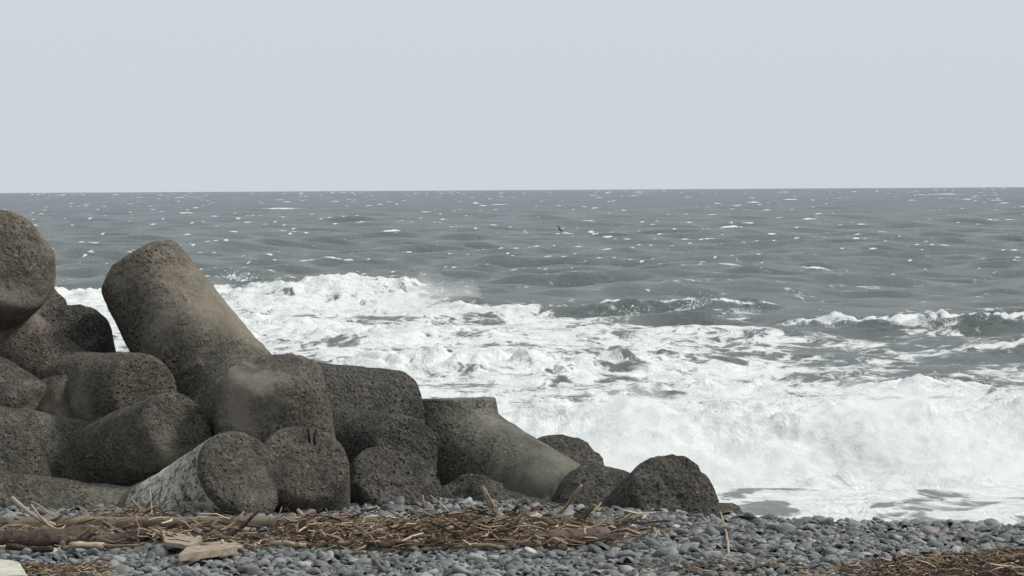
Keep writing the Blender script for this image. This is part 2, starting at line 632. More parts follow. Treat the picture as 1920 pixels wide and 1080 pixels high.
        g = np.exp(-gx ** 2 * 1.2 - gy ** 2)
        nn = 0.75 + 0.7 * pnoise(gx * 1.7 + i * 7.7, gy * 0.6, 0 * gx, 90)
        Z[a0:a1, b0:b1] += np.clip(g * nn, 0, 1) * min(0.35, 0.20 * w + 0.02) * cr.uniform(0.5, 1.2)
        foam[a0:a1, b0:b1] = np.maximum(foam[a0:a1, b0:b1], np.clip(g * nn * cr.uniform(0.7, 1.7), 0, 1.05))
    silt = 1 - sstep(math.log(150), math.log(1100), np.log(Y))
    V = np.stack([X2, Y2, Z], -1).reshape(-1, 3)
    n, m = shp
    i = np.arange((n - 1) * (m - 1)); r = i // (m - 1); c = i % (m - 1)
    a = r * m + c
    Q = np.stack([a, a + 1, a + m + 1, a + m], -1)
    me = big_mesh("sea", V, Q)
    for nm, arr in (("foam", foam), ("silt", silt)):
        at_ = me.attributes.new(nm, 'FLOAT', 'POINT')
        at_.data.foreach_set("value", np.ascontiguousarray(arr, np.float32).ravel())
    me.materials.append(M_SEA)
    ob = bpy.data.objects.new("sea", me)
    COL.objects.link(ob)
    tag(ob, "rough grey green sea with whitecaps and white surf", None, None, "structure")
    return ob


SEA = build_sea()


# ------------------------------------------------------------------ tetrapods
TH = 2.4
TL = 0.643 * TH
RT = 0.151 * TH
RB = 0.213 * TH
TB = np.array([[0, 0, 1], [math.sqrt(8) / 3, 0, -1 / 3],
               [-math.sqrt(2) / 3, math.sqrt(2 / 3), -1 / 3], [-math.sqrt(2) / 3, -math.sqrt(2 / 3), -1 / 3]])


T_HUB = 0.46                                     # where the hub ends and a leg begins


def weather(flat, d, seed, wear, end):
    """swelling, worn corners, knocks: the same in hub and legs so that they meet"""
    s = seed * 13.7
    a = flat[:, 0] + s; b = flat[:, 1] - s; c = flat[:, 2] + 0.5 * s
    n = 0.012 * fbm(a * 1.6, b * 1.6, c * 1.6, 2, 3) + wear * 0.017 * fbm(a * 6, b * 6, c * 6, 3, 7)
    n += wear * 0.008 * fbm(a * 22, b * 22, c * 22, 2, 9)
    edge = np.exp(-((flat @ d - end + 0.04) / 0.10) ** 2) * sstep(0.15, 0.25, flat @ d)
    n -= edge * wear * 0.034 * np.maximum(0, fbm(a * 3.4, b * 3.4, c * 3.4, 3, 17) + 0.2)
    ln = np.linalg.norm(flat, axis=1)
    return flat * (1 + n / np.maximum(ln, 0.3))[:, None]


def leg_rings(k, dirs, end, na):
    """rings of one tapered leg from the cut with its neighbours to the end face"""
    d = dirs[k]
    ref = dirs[(k + 1) % 4]
    e1 = ref - d * ref.dot(d); e1 /= np.linalg.norm(e1)
    e2 = np.cross(d, e1)
    ph = np.linspace(0, 2 * math.pi, na, endpoint=False)
    U = np.cos(ph)[:, None] * e1 + np.sin(ph)[:, None] * e2
    cmax = np.max([U @ dirs[j] for j in range(4) if j != k], 0)
    fl = 0.028
    t0 = np.zeros(na)
    for _ in range(12):
        t0 = 0.75 * (RB + (RT - RB) * t0 / TL + fl) * cmax
    ch = 0.085 if end > 1 else 0.03              # worn chamfer round the end face

    def ring(t):
        r = RB + (RT - RB) * t / TL + fl * np.exp(-np.maximum(0, t - t0) / 0.16)
        return d * t[:, None] + U * r[:, None]
    hub = [ring(t0 + (T_HUB - t0) * i / 9) for i in range(10)]
    shaft = []
    if end > T_HUB + ch:
        nt = 30
        shaft = [ring(np.full(na, T_HUB + (end - ch - T_HUB) * i / (nt - 1))) for i in range(nt)]
    else:
        hub = [ring(t0 + (end - ch - t0) * i / 9) for i in range(10)]
    rt = RB + (RT - RB) * (end - ch) / TL + (fl * 0.4 if not shaft else 0)
    if not shaft:
        rt = float(np.mean(np.linalg.norm(hub[-1] - d * (end - ch), axis=1)))
    cap = [hub[-1] if not shaft else shaft[-1]]
    for q in (0.25, 0.5, 0.75, 1.0):
        an = q * math.pi / 2
        cap.append(d * (end - ch + ch * math.sin(an)) + U * (rt - ch * (1 - math.cos(an))))
    for q in (0.86, 0.72, 0.58, 0.44, 0.3, 0.15):
        cap.append(d * (end + 0.004 * (1 - q)) + U * ((rt - ch) * q))
    return d, hub, shaft, cap


def ring_faces(nr, na, o=0):
    return [(o + i * na + j, o + i * na + (j + 1) % na, o + (i + 1) * na + (j + 1) % na, o + (i + 1) * na + j)
            for i in range(nr - 1) for j in range(na)]


def seam_mesh(k, dirs, seed, q):
    """thin raised fin that the casting mould left along a leg"""
    d = dirs[k]
    ref = dirs[(k + 1) % 4]
    e1 = ref - d * ref.dot(d); e1 /= np.linalg.norm(e1)
    e2 = np.cross(d, e1)
    an = math.pi / 3 + q * 2 * math.pi / 3
    u = math.cos(an) * e1 + math.sin(an) * e2
    w = np.cross(d, u)
    t = np.linspace(0.30 * TL, 0.90 * TL, 15)
    r = RB + (RT - RB) * t / TL + 0.028 * np.exp(-(t - 0.19) / 0.16)
    P = weather(d * t[:, None] + u * r[:, None], d, seed, 1.0, TL)
    V = []; Fc = []
    for p in P:
        V += [p - w * 0.010 - u * 0.02, p + u * 0.008, p + w * 0.010 - u * 0.02]
    for i in range(14):
        o = i * 3
        Fc += [(o, o + 1, o + 4, o + 3), (o + 1, o + 2, o + 5, o + 4)]
    return V, Fc


def tetrapod(loc, q, mats, seed, label, wear=1.0, seams=(), broken=None):
    root = empty("tetrapod", loc)
    root.rotation_mode = 'QUATERNION'
    root.rotation_quaternion = Quaternion(q)
    tag(root, label, "tetrapod", "concrete tetrapods of the breakwater")
    na = 48
    ml = list(mats) if isinstance(mats, (list, tuple)) else [mats] * 4
    hv = []; hf = []; off = 0
    for k in range(4):
        end = 0.45 if k == broken else TL
        d, hub, shaft, cap = leg_rings(k, TB, end, na)
        H = weather(np.concatenate(hub), d, seed, wear, end)
        hf += ring_faces(len(hub), na, off)
        hv.append(H); off += len(H)
        C = weather(np.concatenate(cap + [(d * end)[None]]), d, seed, wear, end)
        cf = ring_faces(len(cap), na)
        ti = len(cap) * na
        cf += [(ti - na + j, ti - na + (j + 1) % na, ti) for j in range(na)]
        mt = M_CONC[ml[k]]
        if shaft:
            S = weather(np.concatenate(shaft), d, seed, wear, end)
            leg = mesh_obj("leg", S, ring_faces(len(shaft), na), mt, root)
            mesh_obj("end_face", C, cf, mt if ml[k] != 4 else M_CONC[0], leg)
            if k in seams:
                for q3 in range(3):
                    sv, sf = seam_mesh(k, TB, seed, q3)
                    mesh_obj("casting_seam", sv, sf, mt, leg)
        else:
            mesh_obj("broken_stump", C, cf, mt, root)
    hub = mesh_obj("hub", np.concatenate(hv), hf, M_CONC[ml[3]], root)
    bm = bmesh.new(); bm.from_mesh(hub.data)
    bmesh.ops.remove_doubles(bm, verts=bm.verts, dist=0.004)
    bm.to_mesh(hub.data); bm.free()
    return root


TETRAPODS = [
    ((-0.614, 27.618, 1.741), (0.2431, 0.7396, -0.2810, 0.5612), 1.0, 1, 0.5, (), 1,
     'smooth grey green tetrapod, one leg broken to a stump, another sloping down right'),
    ((-1.842, 26.494, 1.753), (0.6239, 0.6619, 0.1523, 0.3867), 0.95, 5, 1.0, (), None,
     'tetrapod with a dark domed leg tip above the coarse pitted leg end'),
    ((-3.778, 27.558, 1.811), (0.2104, 0.1217, -0.3568, 0.9020), 0.95, 2, 1.4, (), None,
     'tetrapod with a dark pitted stub just below the topmost rounded head'),
    ((-0.005, 25.594, 0.448), (0.7688, 0.3645, 0.0843, -0.5186), 1.0, 2, 2.2, (), None,
     'tetrapod with a rough leg end just left of the smooth grey green leg'),
    ((-2.025, 27.706, 0.813), (-0.3759, 0.0522, 0.0953, 0.9203), 1.0, 0, 1.2, (), None,
     'tetrapod mostly hidden behind the large leaning tetrapod, tip just showing'),
    ((-4.691, 26.463, 2.438), (-0.0293, 0.4799, -0.6087, 0.6311), 0.87, 0, 1.0, (0,), None,
     'tetrapod with a wide ringed leg jutting in from the left edge'),
    ((-3.941, 25.487, 1.212), (-0.6934, -0.3539, -0.2930, 0.5551), 0.87, 0, 1.0, (0,), None,
     'tetrapod with a small round end at the lower left frame edge'),
    ((-3.345, 25.474, 1.707), (0.0791, -0.3203, 0.4729, -0.8171), 0.87, 0, 1.1, (), None,
     'tetrapod with a broad leg tip rising right beside the whitish peeling leg'),
    ((-1.741, 24.799, 1.079), (-0.7680, -0.3233, -0.2820, 0.4755), 0.95, 0, 1.2, (), None,
     'tetrapod with two rusty lifting hooks on its round leg end'),
    ((-1.363, 25.389, 0.725), (0.1692, -0.1012, 0.3732, -0.9066), 1.0, 2, 2.0, (), None,
     'dark tetrapod with a coarse pitted leg end behind the driftwood pile'),
    ((-4.439, 26.351, 1.872), (0.7812, 0.2062, 0.5517, -0.2068), 0.85, 3, 0.9, (), None,
     'tetrapod leg between the long slanting leg and the ringed one'),
    ((-0.003, 28.307, 0.649), (-0.8098, -0.2604, -0.3251, 0.4133), 1.0, 2, 1.8, (), None,
     'tetrapod with a knobbly leg tip right behind the smooth grey green leg'),
    ((-2.244, 26.112, 2.130), (-0.7221, -0.0838, 0.3065, 0.6145), 1.04, [3, 0, 2, 0], 1.0, (), None,
     'large tetrapod with one leg leaning high up left and one pointing right'),
    ((-3.683, 26.317, 2.233), (-0.7024, -0.6348, -0.1707, -0.2731), 0.87, 3, 0.7, (2,), None,
     'brown tetrapod with a long leg slanting down from the left frame edge'),
    ((-2.788, 24.461, 1.206), (-0.7138, -0.5026, -0.0432, -0.4858), 0.97, [4, 0, 0, 0], 1.2, (), None,
     'half buried tetrapod, whitish peeling leg with round end, another leg flat on shingle'),
    ((-1.745, 25.057, 1.091), (0.1878, 0.0589, 0.1336, -0.9713), 1.05, 3, 1.3, (), None,
     'tetrapod with an upright blocky leg in front of the high leaning leg'),
    ((-5.066, 27.172, 2.844), (0.5305, 0.5614, -0.1274, 0.6223), 1.2, 3, 1.0, (), None,
     'topmost tetrapod at the left edge with a rounded head against the sea'),
    ((0.471, 26.979, 0.555), (-0.8596, -0.3775, -0.2145, 0.2695), 1.0, 5, 1.6, (), None,
     'small looking tetrapod tip between the smooth leg and the rightmost tetrapod'),
    ((0.779, 25.476, 0.861), (-0.1248, -0.2363, 0.4200, -0.8673), 1.0, 2, 2.3, (), None,
     'rightmost tetrapod, its rough broken leg end beside the white breaker'),
]
for i, (loc, q, size, mats, wear, seams, broken, label) in enumerate(TETRAPODS):
    t = tetrapod(loc, q, mats, i + 1, label, wear, seams, broken)
    t.scale = (size,) * 3

# ------------------------------------------------------------------ shingle
STONE_COLOURS = np.array([
    (0.125, 0.132, 0.136), (0.165, 0.172, 0.172), (0.205, 0.210, 0.205), (0.105, 0.112, 0.114),
    (0.148, 0.160, 0.142), (0.125, 0.138, 0.120), (0.185, 0.178, 0.172), (0.250, 0.252, 0.245),
    (0.070, 0.075, 0.078), (0.165, 0.152, 0.140), (0.300, 0.296, 0.284), (0.170, 0.135, 0.112),
    (0.155, 0.148, 0.155), (0.215, 0.220, 0.196)])
STONE_P = np.array([12, 14, 10, 12, 7, 7, 8, 5, 8, 5, 2.0, 2.0, 6, 4]); STONE_P = STONE_P / STONE_P.sum()


def ico(sub):
    bm = bmesh.new()
    bmesh.ops.create_icosphere(bm, subdivisions=sub, radius=1.0)
    V = np.array([v.co[:] for v in bm.verts]); Fc = np.array([[v.index for v in f.verts] for f in bm.faces])
    bm.free()
    return V, Fc


ICO2 = ico(2)


def stone_shapes(n, base):
    out = []
    V, Fc = base
    for i in range(n):
        a = V + 0.0
        nz = 0.42 * fbm(V[:, 0] * 0.9 + i * 5, V[:, 1] * 0.9, V[:, 2] * 0.9 - i * 3, 2, 100 + i)
        a = a * (1 + nz)[:, None]
        a = np.sign(a) * np.abs(a) ** 0.9                       # slightly blocky cobbles
        a = a * np.array([1.0, RNG.uniform(0.58, 0.92), RNG.uniform(0.30, 0.56)])
        out.append(a)
    return out


SHAPES = stone_shapes(12, ICO2)


def rot_batch(n, tilt):
    a = RNG.uniform(0, 2 * math.pi, n); b = RNG.normal(0, tilt, n); c = RNG.normal(0, tilt, n)
    ca, sa, cb, sb, cc, sc_ = np.cos(a), np.sin(a), np.cos(b), np.sin(b), np.cos(c), np.sin(c)
    z = np.zeros(n); o = np.ones(n)
    Rz = np.stack([ca, -sa, z, sa, ca, z, z, z, o], -1).reshape(n, 3, 3)
    Rx = np.stack([o, z, z, z, cb, -sb, z, sb, cb], -1).reshape(n, 3, 3)
    Ry = np.stack([cc, z, sc_, z, o, z, -sc_, z, cc], -1).reshape(n, 3, 3)
    return Rx @ Ry @ Rz, (a, b, c)


def build_shingle():
    y0, y1 = 19.25, 25.3
    pts = []
    cell = 0.046
    for yy in np.arange(y0, y1, cell * 0.9):
        hw = 0.163 * yy + 0.32
        xs = np.arange(-hw, hw, cell)
        xs = xs + RNG.uniform(-0.4, 0.4, len(xs)) * cell
        ym = yy + RNG.uniform(-0.4, 0.4, len(xs)) * cell
        pts.append(np.stack([xs, ym], -1))
    P = np.concatenate(pts)
    keep = P[:, 1] < crest_y(P[:, 0]) + 0.28
    P = P[keep]
    n = len(P)
    size = np.clip(np.exp(RNG.normal(math.log(0.027), 0.34, n)), 0.016, 0.070)
    lift = RNG.uniform(-0.1, 0.55, n) * size
    # a looser upper layer of bigger stones
    m = 950
    yy = RNG.uniform(19.1, 25.0, m)
    Q = np.stack([RNG.uniform(-1, 1, m) * (0.163 * yy + 0.4), yy], -1)
    Q = Q[Q[:, 1] < crest_y(Q[:, 0]) + 0.25]
    bs = np.clip(np.exp(RNG.normal(math.log(0.038), 0.30, len(Q))), 0.030, 0.085)
    order = np.argsort(-bs * 6000 / Q[:, 1])
    Q = Q[order]; bs = bs[order]
    singles = 300
    P = np.concatenate([P, Q[singles:]]); size = np.concatenate([size, bs[singles:]])
    lift = np.concatenate([lift, 0.35 * bs[singles:]])
    n = len(P)
    rot, _ = rot_batch(n, 0.38)
    which = RNG.integers(0, len(SHAPES), n)
    colr = STONE_COLOURS[RNG.choice(len(STONE_COLOURS), n, p=STONE_P)] * RNG.uniform(0.6, 1.5, (n, 1))
    base = np.stack([P[:, 0], P[:, 1], gz(P[:, 0], P[:, 1]) + lift], -1)
    nv = len(ICO2[0])
    shp = np.stack(SHAPES)[which] * size[:, None, None]
    V = np.einsum('nij,nkj->nki', rot, shp) + base[:, None, :]
    up = ICO2[0][ICO2[1]].mean(1)[:, 2] > -0.38                    # undersides lie in the bed
    Fc = ICO2[1][up][None] + (np.arange(n) * nv)[:, None, None]
    me = big_mesh("shingle", V.reshape(-1, 3), Fc.reshape(-1, 3))
    ca = me.attributes.new("stone_colour", 'FLOAT_COLOR', 'POINT')
    cc = np.ones((n, nv, 4), np.float32); cc[:, :, :3] = colr[:, None, :]
    ca.data.foreach_set("color", cc.ravel())
    me.materials.append(M_PEB)
    ob = bpy.data.objects.new("shingle", me)
    COL.objects.link(ob)
    ob.parent = BEACH
    tag(ob, None, None, None, "stuff")
    # the largest stones, one object each
    meshes = []
    V3, F3 = ico(3)
    for i, s in enumerate(stone_shapes(10, (V3, F3))):
        mm = big_mesh("stone", s, F3)
        mm.materials.append(M_PEBO)
        meshes.append(mm)
    rot, (a, b, c) = rot_batch(singles, 0.3)
    pal = STONE_COLOURS[RNG.choice(len(STONE_COLOURS), singles, p=STONE_P)] * RNG.uniform(0.8, 1.35, (singles, 1))
    for i in range(singles):
        o = bpy.data.objects.new("stone", meshes[i % len(meshes)])
        COL.objects.link(o)
        o.parent = BEACH
        x, y = Q[i]
        o.matrix_local = Matrix.LocRotScale(Vector((x, y, float(gz(x, y)) + 0.42 * bs[i])), Matrix(rot[i].tolist()).to_quaternion(),
                                            Vector((bs[i],) * 3))
        o.color = (*pal[i], 1)


build_shingle()

# ------------------------------------------------------------------ driftwood
M_WOOD = mat_simple("grey_brown_driftwood", (0.125, 0.094, 0.066), (0.300, 0.240, 0.180), 9.0, 0.85, (3, 3, 3), 0.004, 0.2, 0.3)
M_PALE = mat_simple("pale_sawn_wood", (0.22, 0.17, 0.12), (0.42, 0.35, 0.27), 18.0, 0.8, (1, 1, 1), 0.003, 0.2, 0.12)
M_BARK = mat_simple("wet_dark_bark", (0.030, 0.022, 0.018), (0.095, 0.070, 0.052), 16.0, 0.8, (1, 1, 1), 0.012, 0.25, 0.2)
M_POLE = mat_simple("weathered_pole", (0.120, 0.092, 0.064), (0.240, 0.190, 0.138), 7.0, 0.8, (0.4, 2, 2), 0.003, 0.25)
M_LOG = mat_simple("purple_brown_log", (0.095, 0.066, 0.055), (0.180, 0.135, 0.115), 8.0, 0.8, (0.6, 2, 2), 0.006, 0.25)
M_STRAW = mat_simple("bleached_reed", (0.28, 0.21, 0.15), (0.46, 0.37, 0.28), 6.0, 0.7, (1, 1, 1), 0.001, 0.3, 0.15)
M_WHITE = mat_simple("dirty_white_foam", (0.36, 0.345, 0.28), (0.60, 0.58, 0.49), 9.0, 0.75, (1, 1, 1), 0.004, 0.3)
M_RUST = mat_simple("rusty_steel", (0.020, 0.012, 0.010), (0.065, 0.035, 0.022), 60.0, 0.8)


def tube(pts, rads, sides=8, wob=0.12, seed=0):
    """irregular tapered tube along a polyline, closed at both ends"""
    pts = [Vector(p) for p in pts]
    n = len(pts)
    rr = random.Random(seed)
    V = []; Fc = []
    prof = [1 + wob * rr.uniform(-1, 1) for _ in range(sides)]
    for i, p in enumerate(pts):
        t = (pts[min(i + 1, n - 1)] - pts[max(i - 1, 0)]).normalized()
        ref = Vector((0, 0, 1)) if abs(t.z) < 0.9 else Vector((1, 0, 0))
        u = t.cross(ref).normalized(); w = t.cross(u)
        for j in range(sides):
            an = 2 * math.pi * j / sides
            r = rads[i] * prof[j] * (1 + 0.5 * wob * rr.uniform(-1, 1))
            V.append(p + u * (r * math.cos(an)) + w * (r * math.sin(an)))
    for i in range(n - 1):
        for j in range(sides):
            j2 = (j + 1) % sides
            Fc.append((i * sides + j, i * sides + j2, (i + 1) * sides + j2, (i + 1) * sides + j))
    Fc.append(tuple(range(sides - 1, -1, -1)))
    Fc.append(tuple((n - 1) * sides + j for j in range(sides)))
    return V, Fc


def refine(pts, k=4, jit=0.0, seed=0):
    rr = random.Random(seed)
    out = []
    for a, b in zip(pts[:-1], pts[1:]):
        for i in range(k):
            q = a.lerp(b, i / k)
            if jit and (i or out):
                q = q + Vector((rr.uniform(-1, 1), rr.uniform(-1, 1), rr.uniform(-1, 1))) * jit
            out.append(q)
    out.append(pts[-1])
    return out


STICKS = 0


def stick(name, label, pix, r0, r1, mat, group=None, cat="stick", sides=7, wob=0.15, jit=0.006, k=4, twigs=()):
    """pix: (px, py[, depth]) points; without a depth the point lies on the shingle"""
    global STICKS
    STICKS += 1
    pts = []
    for p in pix:
        if len(p) == 3:
            pts.append(at(*p))
        else:
            pts.append(on_beach(p[0], p[1] + 10, 0.035) + Vector((0, 0, 0.55 * max(r0, r1))))
    pts = refine(pts, k, jit, STICKS)
    n = len(pts)
    rads = [r0 + (r1 - r0) * i / (n - 1) for i in range(n)]
    o = pts[0].copy()
    V, Fc = tube([p - o for p in pts], rads, sides, wob, STICKS)
    ob = mesh_obj(name, V, Fc, mat)
    ob.location = o
    tag(ob, label, cat, group)
    for (q, dx, dy, rr) in twigs:                   # side shoots: parts of the stick
        i = int(q * (n - 1))
        a = pts[i] - o
        b = a + Vector((dx, random.uniform(-0.05, 0.05), dy))
        tv, tf = tube(refine([a, b], 3, 0.006, STICKS + i), [rr, rr * 0.85, rr * 0.7, rr * 0.45], 5, 0.1, i)
        mesh_obj("side_shoot", tv, tf, mat, ob)
    return ob


G_TWIG = "twigs and sticks in the driftwood line"
stick("driftwood_pole", "long straight weathered pole lying along the driftwood line", [(-60, 992), (140, 990), (420, 989), (690, 986)], 0.052, 0.038, M_POLE, cat="pole", sides=14, wob=0.04, jit=0.004, k=7)
stick("driftwood_log", "dark rotten log lying at the left below the long pole", [(-30, 1024), (70, 1024), (165, 1018)], 0.055, 0.075, M_BARK, cat="log", sides=12, wob=0.14, jit=0.012, k=5)
stick("driftwood_log", "dark brown tapering log beside the pale boards", [(160, 1030), (230, 1018), (292, 1010)], 0.040, 0.050, M_BARK, cat="log", sides=12, wob=0.1, jit=0.006, k=5)
stick("driftwood_log", "thick purple brown log at the right end of the driftwood", [(1020, 1022), (1090, 1019), (1142, 1018)], 0.062, 0.066, M_LOG, cat="log", sides=16, wob=0.05, jit=0.004, k=5)
stick("driftwood_branch", "long pale yellowish branch resting on the thick purple brown log", [(1000, 1012, 22.3), (1060, 1004, 22.25), (1130, 1000, 22.2), (1185, 995, 22.15)], 0.030, 0.022, M_POLE, cat="branch", sides=9, twigs=((0.6, 0.06, 0.05, 0.01),))
stick("driftwood_branch", "grey branch with split bright middle left of the purple log", [(788, 1016), (870, 1010), (935, 1008)], 0.034, 0.028, M_WOOD, cat="branch", sides=9)
stick("driftwood_branch", "brown branch lying behind the yellowish branch on the right", [(1020, 998, 22.9), (1080, 992, 22.9), (1125, 986, 22.9)], 0.030, 0.020, M_POLE, cat="branch", sides=9)
stick("driftwood_branch", "stout leaning double stick standing up highest from the pile", [(942, 992, 23.0), (925, 955, 23.2), (902, 914, 23.4)], 0.032, 0.020, M_WOOD, cat="branch", sides=8, twigs=((0.2, -0.10, 0.22, 0.014),))
stick("driftwood_branch", "forked root with curved arms behind the left end of the pole", [(222, 990, 22.7), (250, 972, 22.85), (272, 952, 23.0), (262, 940, 23.1)], 0.034, 0.016, M_WOOD, cat="root", twigs=((0.35, 0.17, 0.10, 0.02), (0.6, 0.10, 0.12, 0.014), (0.5, -0.08, 0.13, 0.016)))
stick("driftwood_branch", "short thick branch standing at a slant before the yellowish branch", [(1000, 1018, 22.2), (998, 1004, 22.2), (1034, 976, 22.3)], 0.024, 0.016, M_WOOD, cat="branch")
stick("driftwood_branch", "bent hooked branch just behind the split grey branch", [(800, 1002), (828, 990, 22.7), (832, 982, 22.7), (806, 976, 22.8), (785, 972, 22.9)], 0.024, 0.016, M_WOOD, cat="branch")
stick("driftwood_stick", "pale sawn stick pointing down left out of the litter", [(638, 1042), (678, 1012, 22.1)], 0.018, 0.015, M_PALE, cat="stick")
stick("driftwood_stick", "bright peeled stick lifting up right above the pole", [(530, 1002, 22.3), (572, 980, 22.3)], 0.013, 0.010, M_STRAW, cat="stick")
stick("driftwood_stick", "dark forked twig standing upright in front of the pole", [(486, 1026, 22.0), (492, 1006, 22.0), (508, 986, 22.0), (525, 952, 22.1)], 0.012, 0.005, M_WOOD, cat="twig", twigs=((0.62, -0.01, 0.10, 0.006),))
stick("driftwood_stick", "thin straight pale stick slanting over the stones at the left", [(54, 941, 23.6), (122, 984, 22.8)], 0.007, 0.009, M_STRAW, cat="stick")
stick("driftwood_stick", "upright pale reed standing at the forked root", [(283, 984, 22.8), (278, 922, 22.9)], 0.006, 0.005, M_STRAW, cat="reed")
stick("driftwood_stick", "pale forked stem standing in front of the dark rotten log", [(80, 1043), (82, 1028, 21.7), (89, 1012, 21.8)], 0.010, 0.005, M_STRAW, cat="stem")
stick("driftwood_stick", "thin branch slanting right against the dark tetrapods", [(862, 982, 23.3), (826, 948, 23.6), (804, 930, 23.7)], 0.009, 0.006, M_STRAW, cat="stick")
stick("driftwood_stick", "hooked whitish twig rising in front of the pitted leg end", [(806, 952, 23.5), (792, 940, 23.6), (790, 930, 23.6)], 0.008, 0.005, M_STRAW, cat="twig")
stick("driftwood_stick", "curved pale twig left of the leaning double stick", [(894, 972, 23.2), (893, 960, 23.3), (876, 942, 23.4)], 0.012, 0.007, M_STRAW, cat="twig")
stick("driftwood_stick", "dark forked twig against the smooth grey green leg", [(974, 970, 23.3), (972, 956, 23.4), (986, 932, 23.5)], 0.009, 0.005, M_BARK, cat="twig", twigs=((0.5, -0.05, 0.07, 0.005),))
stick("driftwood_stick", "straight brown stick leaning across the end of the purple log", [(1149, 1034, 21.8), (1128, 1000, 22.1), (1111, 968, 22.5)], 0.011, 0.008, M_WOOD, cat="stick", twigs=((0.95, -0.01, 0.09, 0.005), (0.95, 0.05, 0.05, 0.005)))
stick("driftwood_stick", "dark crooked twig beyond the end of the yellowish branch", [(1165, 1032), (1176, 1026, 21.9), (1180, 1008, 22.0)], 0.010, 0.007, M_BARK, cat="twig")
stick("driftwood_stick", "slim brown stick lying below the pale sawn stick", [(686, 1040), (700, 1056), (716, 1074)], 0.011, 0.010, M_WOOD, cat="stick")
stick("driftwood_stick", "long reddish stick crossing the litter left of the split branch", [(760, 1008, 22.3), (790, 1022, 22.1), (820, 1034, 21.9)], 0.010, 0.009, M_WOOD, cat="stick")
stick("reed_stem", "single long bent pinkish reed standing right of the tetrapods", [(1352, 1085, 20.0), (1364, 1048, 20.6), (1363, 1018, 21.2), (1358, 990, 22.0), (1349, 962, 22.9)], 0.011, 0.006, M_STRAW, cat="reed", sides=7, jit=0.003, k=5)
stick("driftwood_branch", "dark thick branch rising from the lower right frame edge", [(1585, 1092, 19.8), (1560, 1058, 20.3), (1542, 1040, 20.5)], 0.036, 0.012, M_BARK, cat="branch", twigs=((0.9, -0.03, 0.06, 0.008),))
stick("driftwood_stick", "dark slanting stick left of the dark thick branch", [(1498, 1082), (1535, 1056, 20.4)], 0.011, 0.008, M_BARK, cat="stick")
stick("driftwood_stick", "dark flat stick lying by the bent reed at the bottom", [(1392, 1076), (1440, 1062)], 0.016, 0.011, M_BARK, cat="stick")
stick("driftwood_stick", "short dark twig standing in the stones at the right", [(1754, 1022, 21.5), (1766, 1000, 21.7)], 0.009, 0.006, M_WOOD, cat="twig")
stick("driftwood_stick", "thin slanting twig above the straw heap at the right", [(1772, 1044, 21.0), (1800, 1012, 21.3)], 0.008, 0.005, M_BARK, cat="twig")
stick("driftwood_stick", "thick flat brown stick in the straw heap at the right edge", [(1800, 1072), (1862, 1064)], 0.022, 0.016, M_WOOD, cat="stick")
stick("driftwood_stick", "pale broken stick on the far left stones", [(40, 972), (66, 968)], 0.012, 0.008, M_STRAW, cat="stick")

# the many short pieces of the pile
rs = random.Random(21)
ZONES = [(0, 120, "above the dark rotten log"), (120, 300, "beside the forked root"), (300, 450, "around the pale boards"),
         (450, 600, "near the dark forked twig"), (600, 720, "beside the pale sawn stick"), (720, 860, "by the hooked branch"),
         (860, 960, "under the leaning double stick"), (960, 1060, "behind the short thick branch"), (1060, 1190, "over the purple log")]
WOODS = [(M_WOOD, "brown"), (M_POLE, "tan"), (M_BARK, "dark"), (M_STRAW, "bleached")]
spec = []
for zi, (xa, xb, zt) in enumerate(ZONES):
    for wi in range(4):
        for pose in ("lying flat", "tilted up"):
            if rs.random() < 0.93:
                spec.append((rs.uniform(xa, xb), rs.uniform(996, 1032) if pose == "lying flat" else rs.uniform(990, 1026), wi, pose, zt, rs.uniform(34, 105)))
for wi in range(4):
    for pose, zt, xa, xb in (("lying flat", "left part of the straw heap at right", 1600, 1720), ("tilted up", "left part of the straw heap at right", 1600, 1720),
                             ("lying flat", "middle of the straw heap at right", 1730, 1820), ("tilted up", "middle of the straw heap at right", 1730, 1820),
                             ("lying flat", "right end of the straw heap", 1830, 1915)):
        spec.append((rs.uniform(xa, xb), rs.uniform(1052, 1080), wi, pose, "in the " + zt, rs.uniform(20, 48)))
for (px, py, wi, pose, zt, ln) in spec:
    flat = pose == "lying flat"
    an = rs.gauss(0, 0.22)
    rise = 0 if flat else rs.uniform(0.25, 0.75) * ln
    sgn = rs.choice((-1, 1))
    D = ground_D(px, py + 12)
    rad = rs.uniform(0.012, 0.030) if flat else rs.uniform(0.009, 0.019)
    stick("driftwood_stick", "short %s stick %s %s" % (WOODS[wi][1], pose, zt),
          [(px, py - rs.uniform(0, 8), D), (px + sgn * ln * 0.5, py - 4 - rise * 0.45 + ln * an * 0.2, D + rs.uniform(-0.1, 0.1)),
           (px + sgn * ln * (1.0 if flat else 0.8), py - 4 - rise + ln * an * 0.2, D + rs.uniform(-0.3, 0.2))],
          rad, rad * rs.uniform(0.5, 0.9), WOODS[wi][0], G_TWIG, "stick", 7, k=2, jit=0.007)


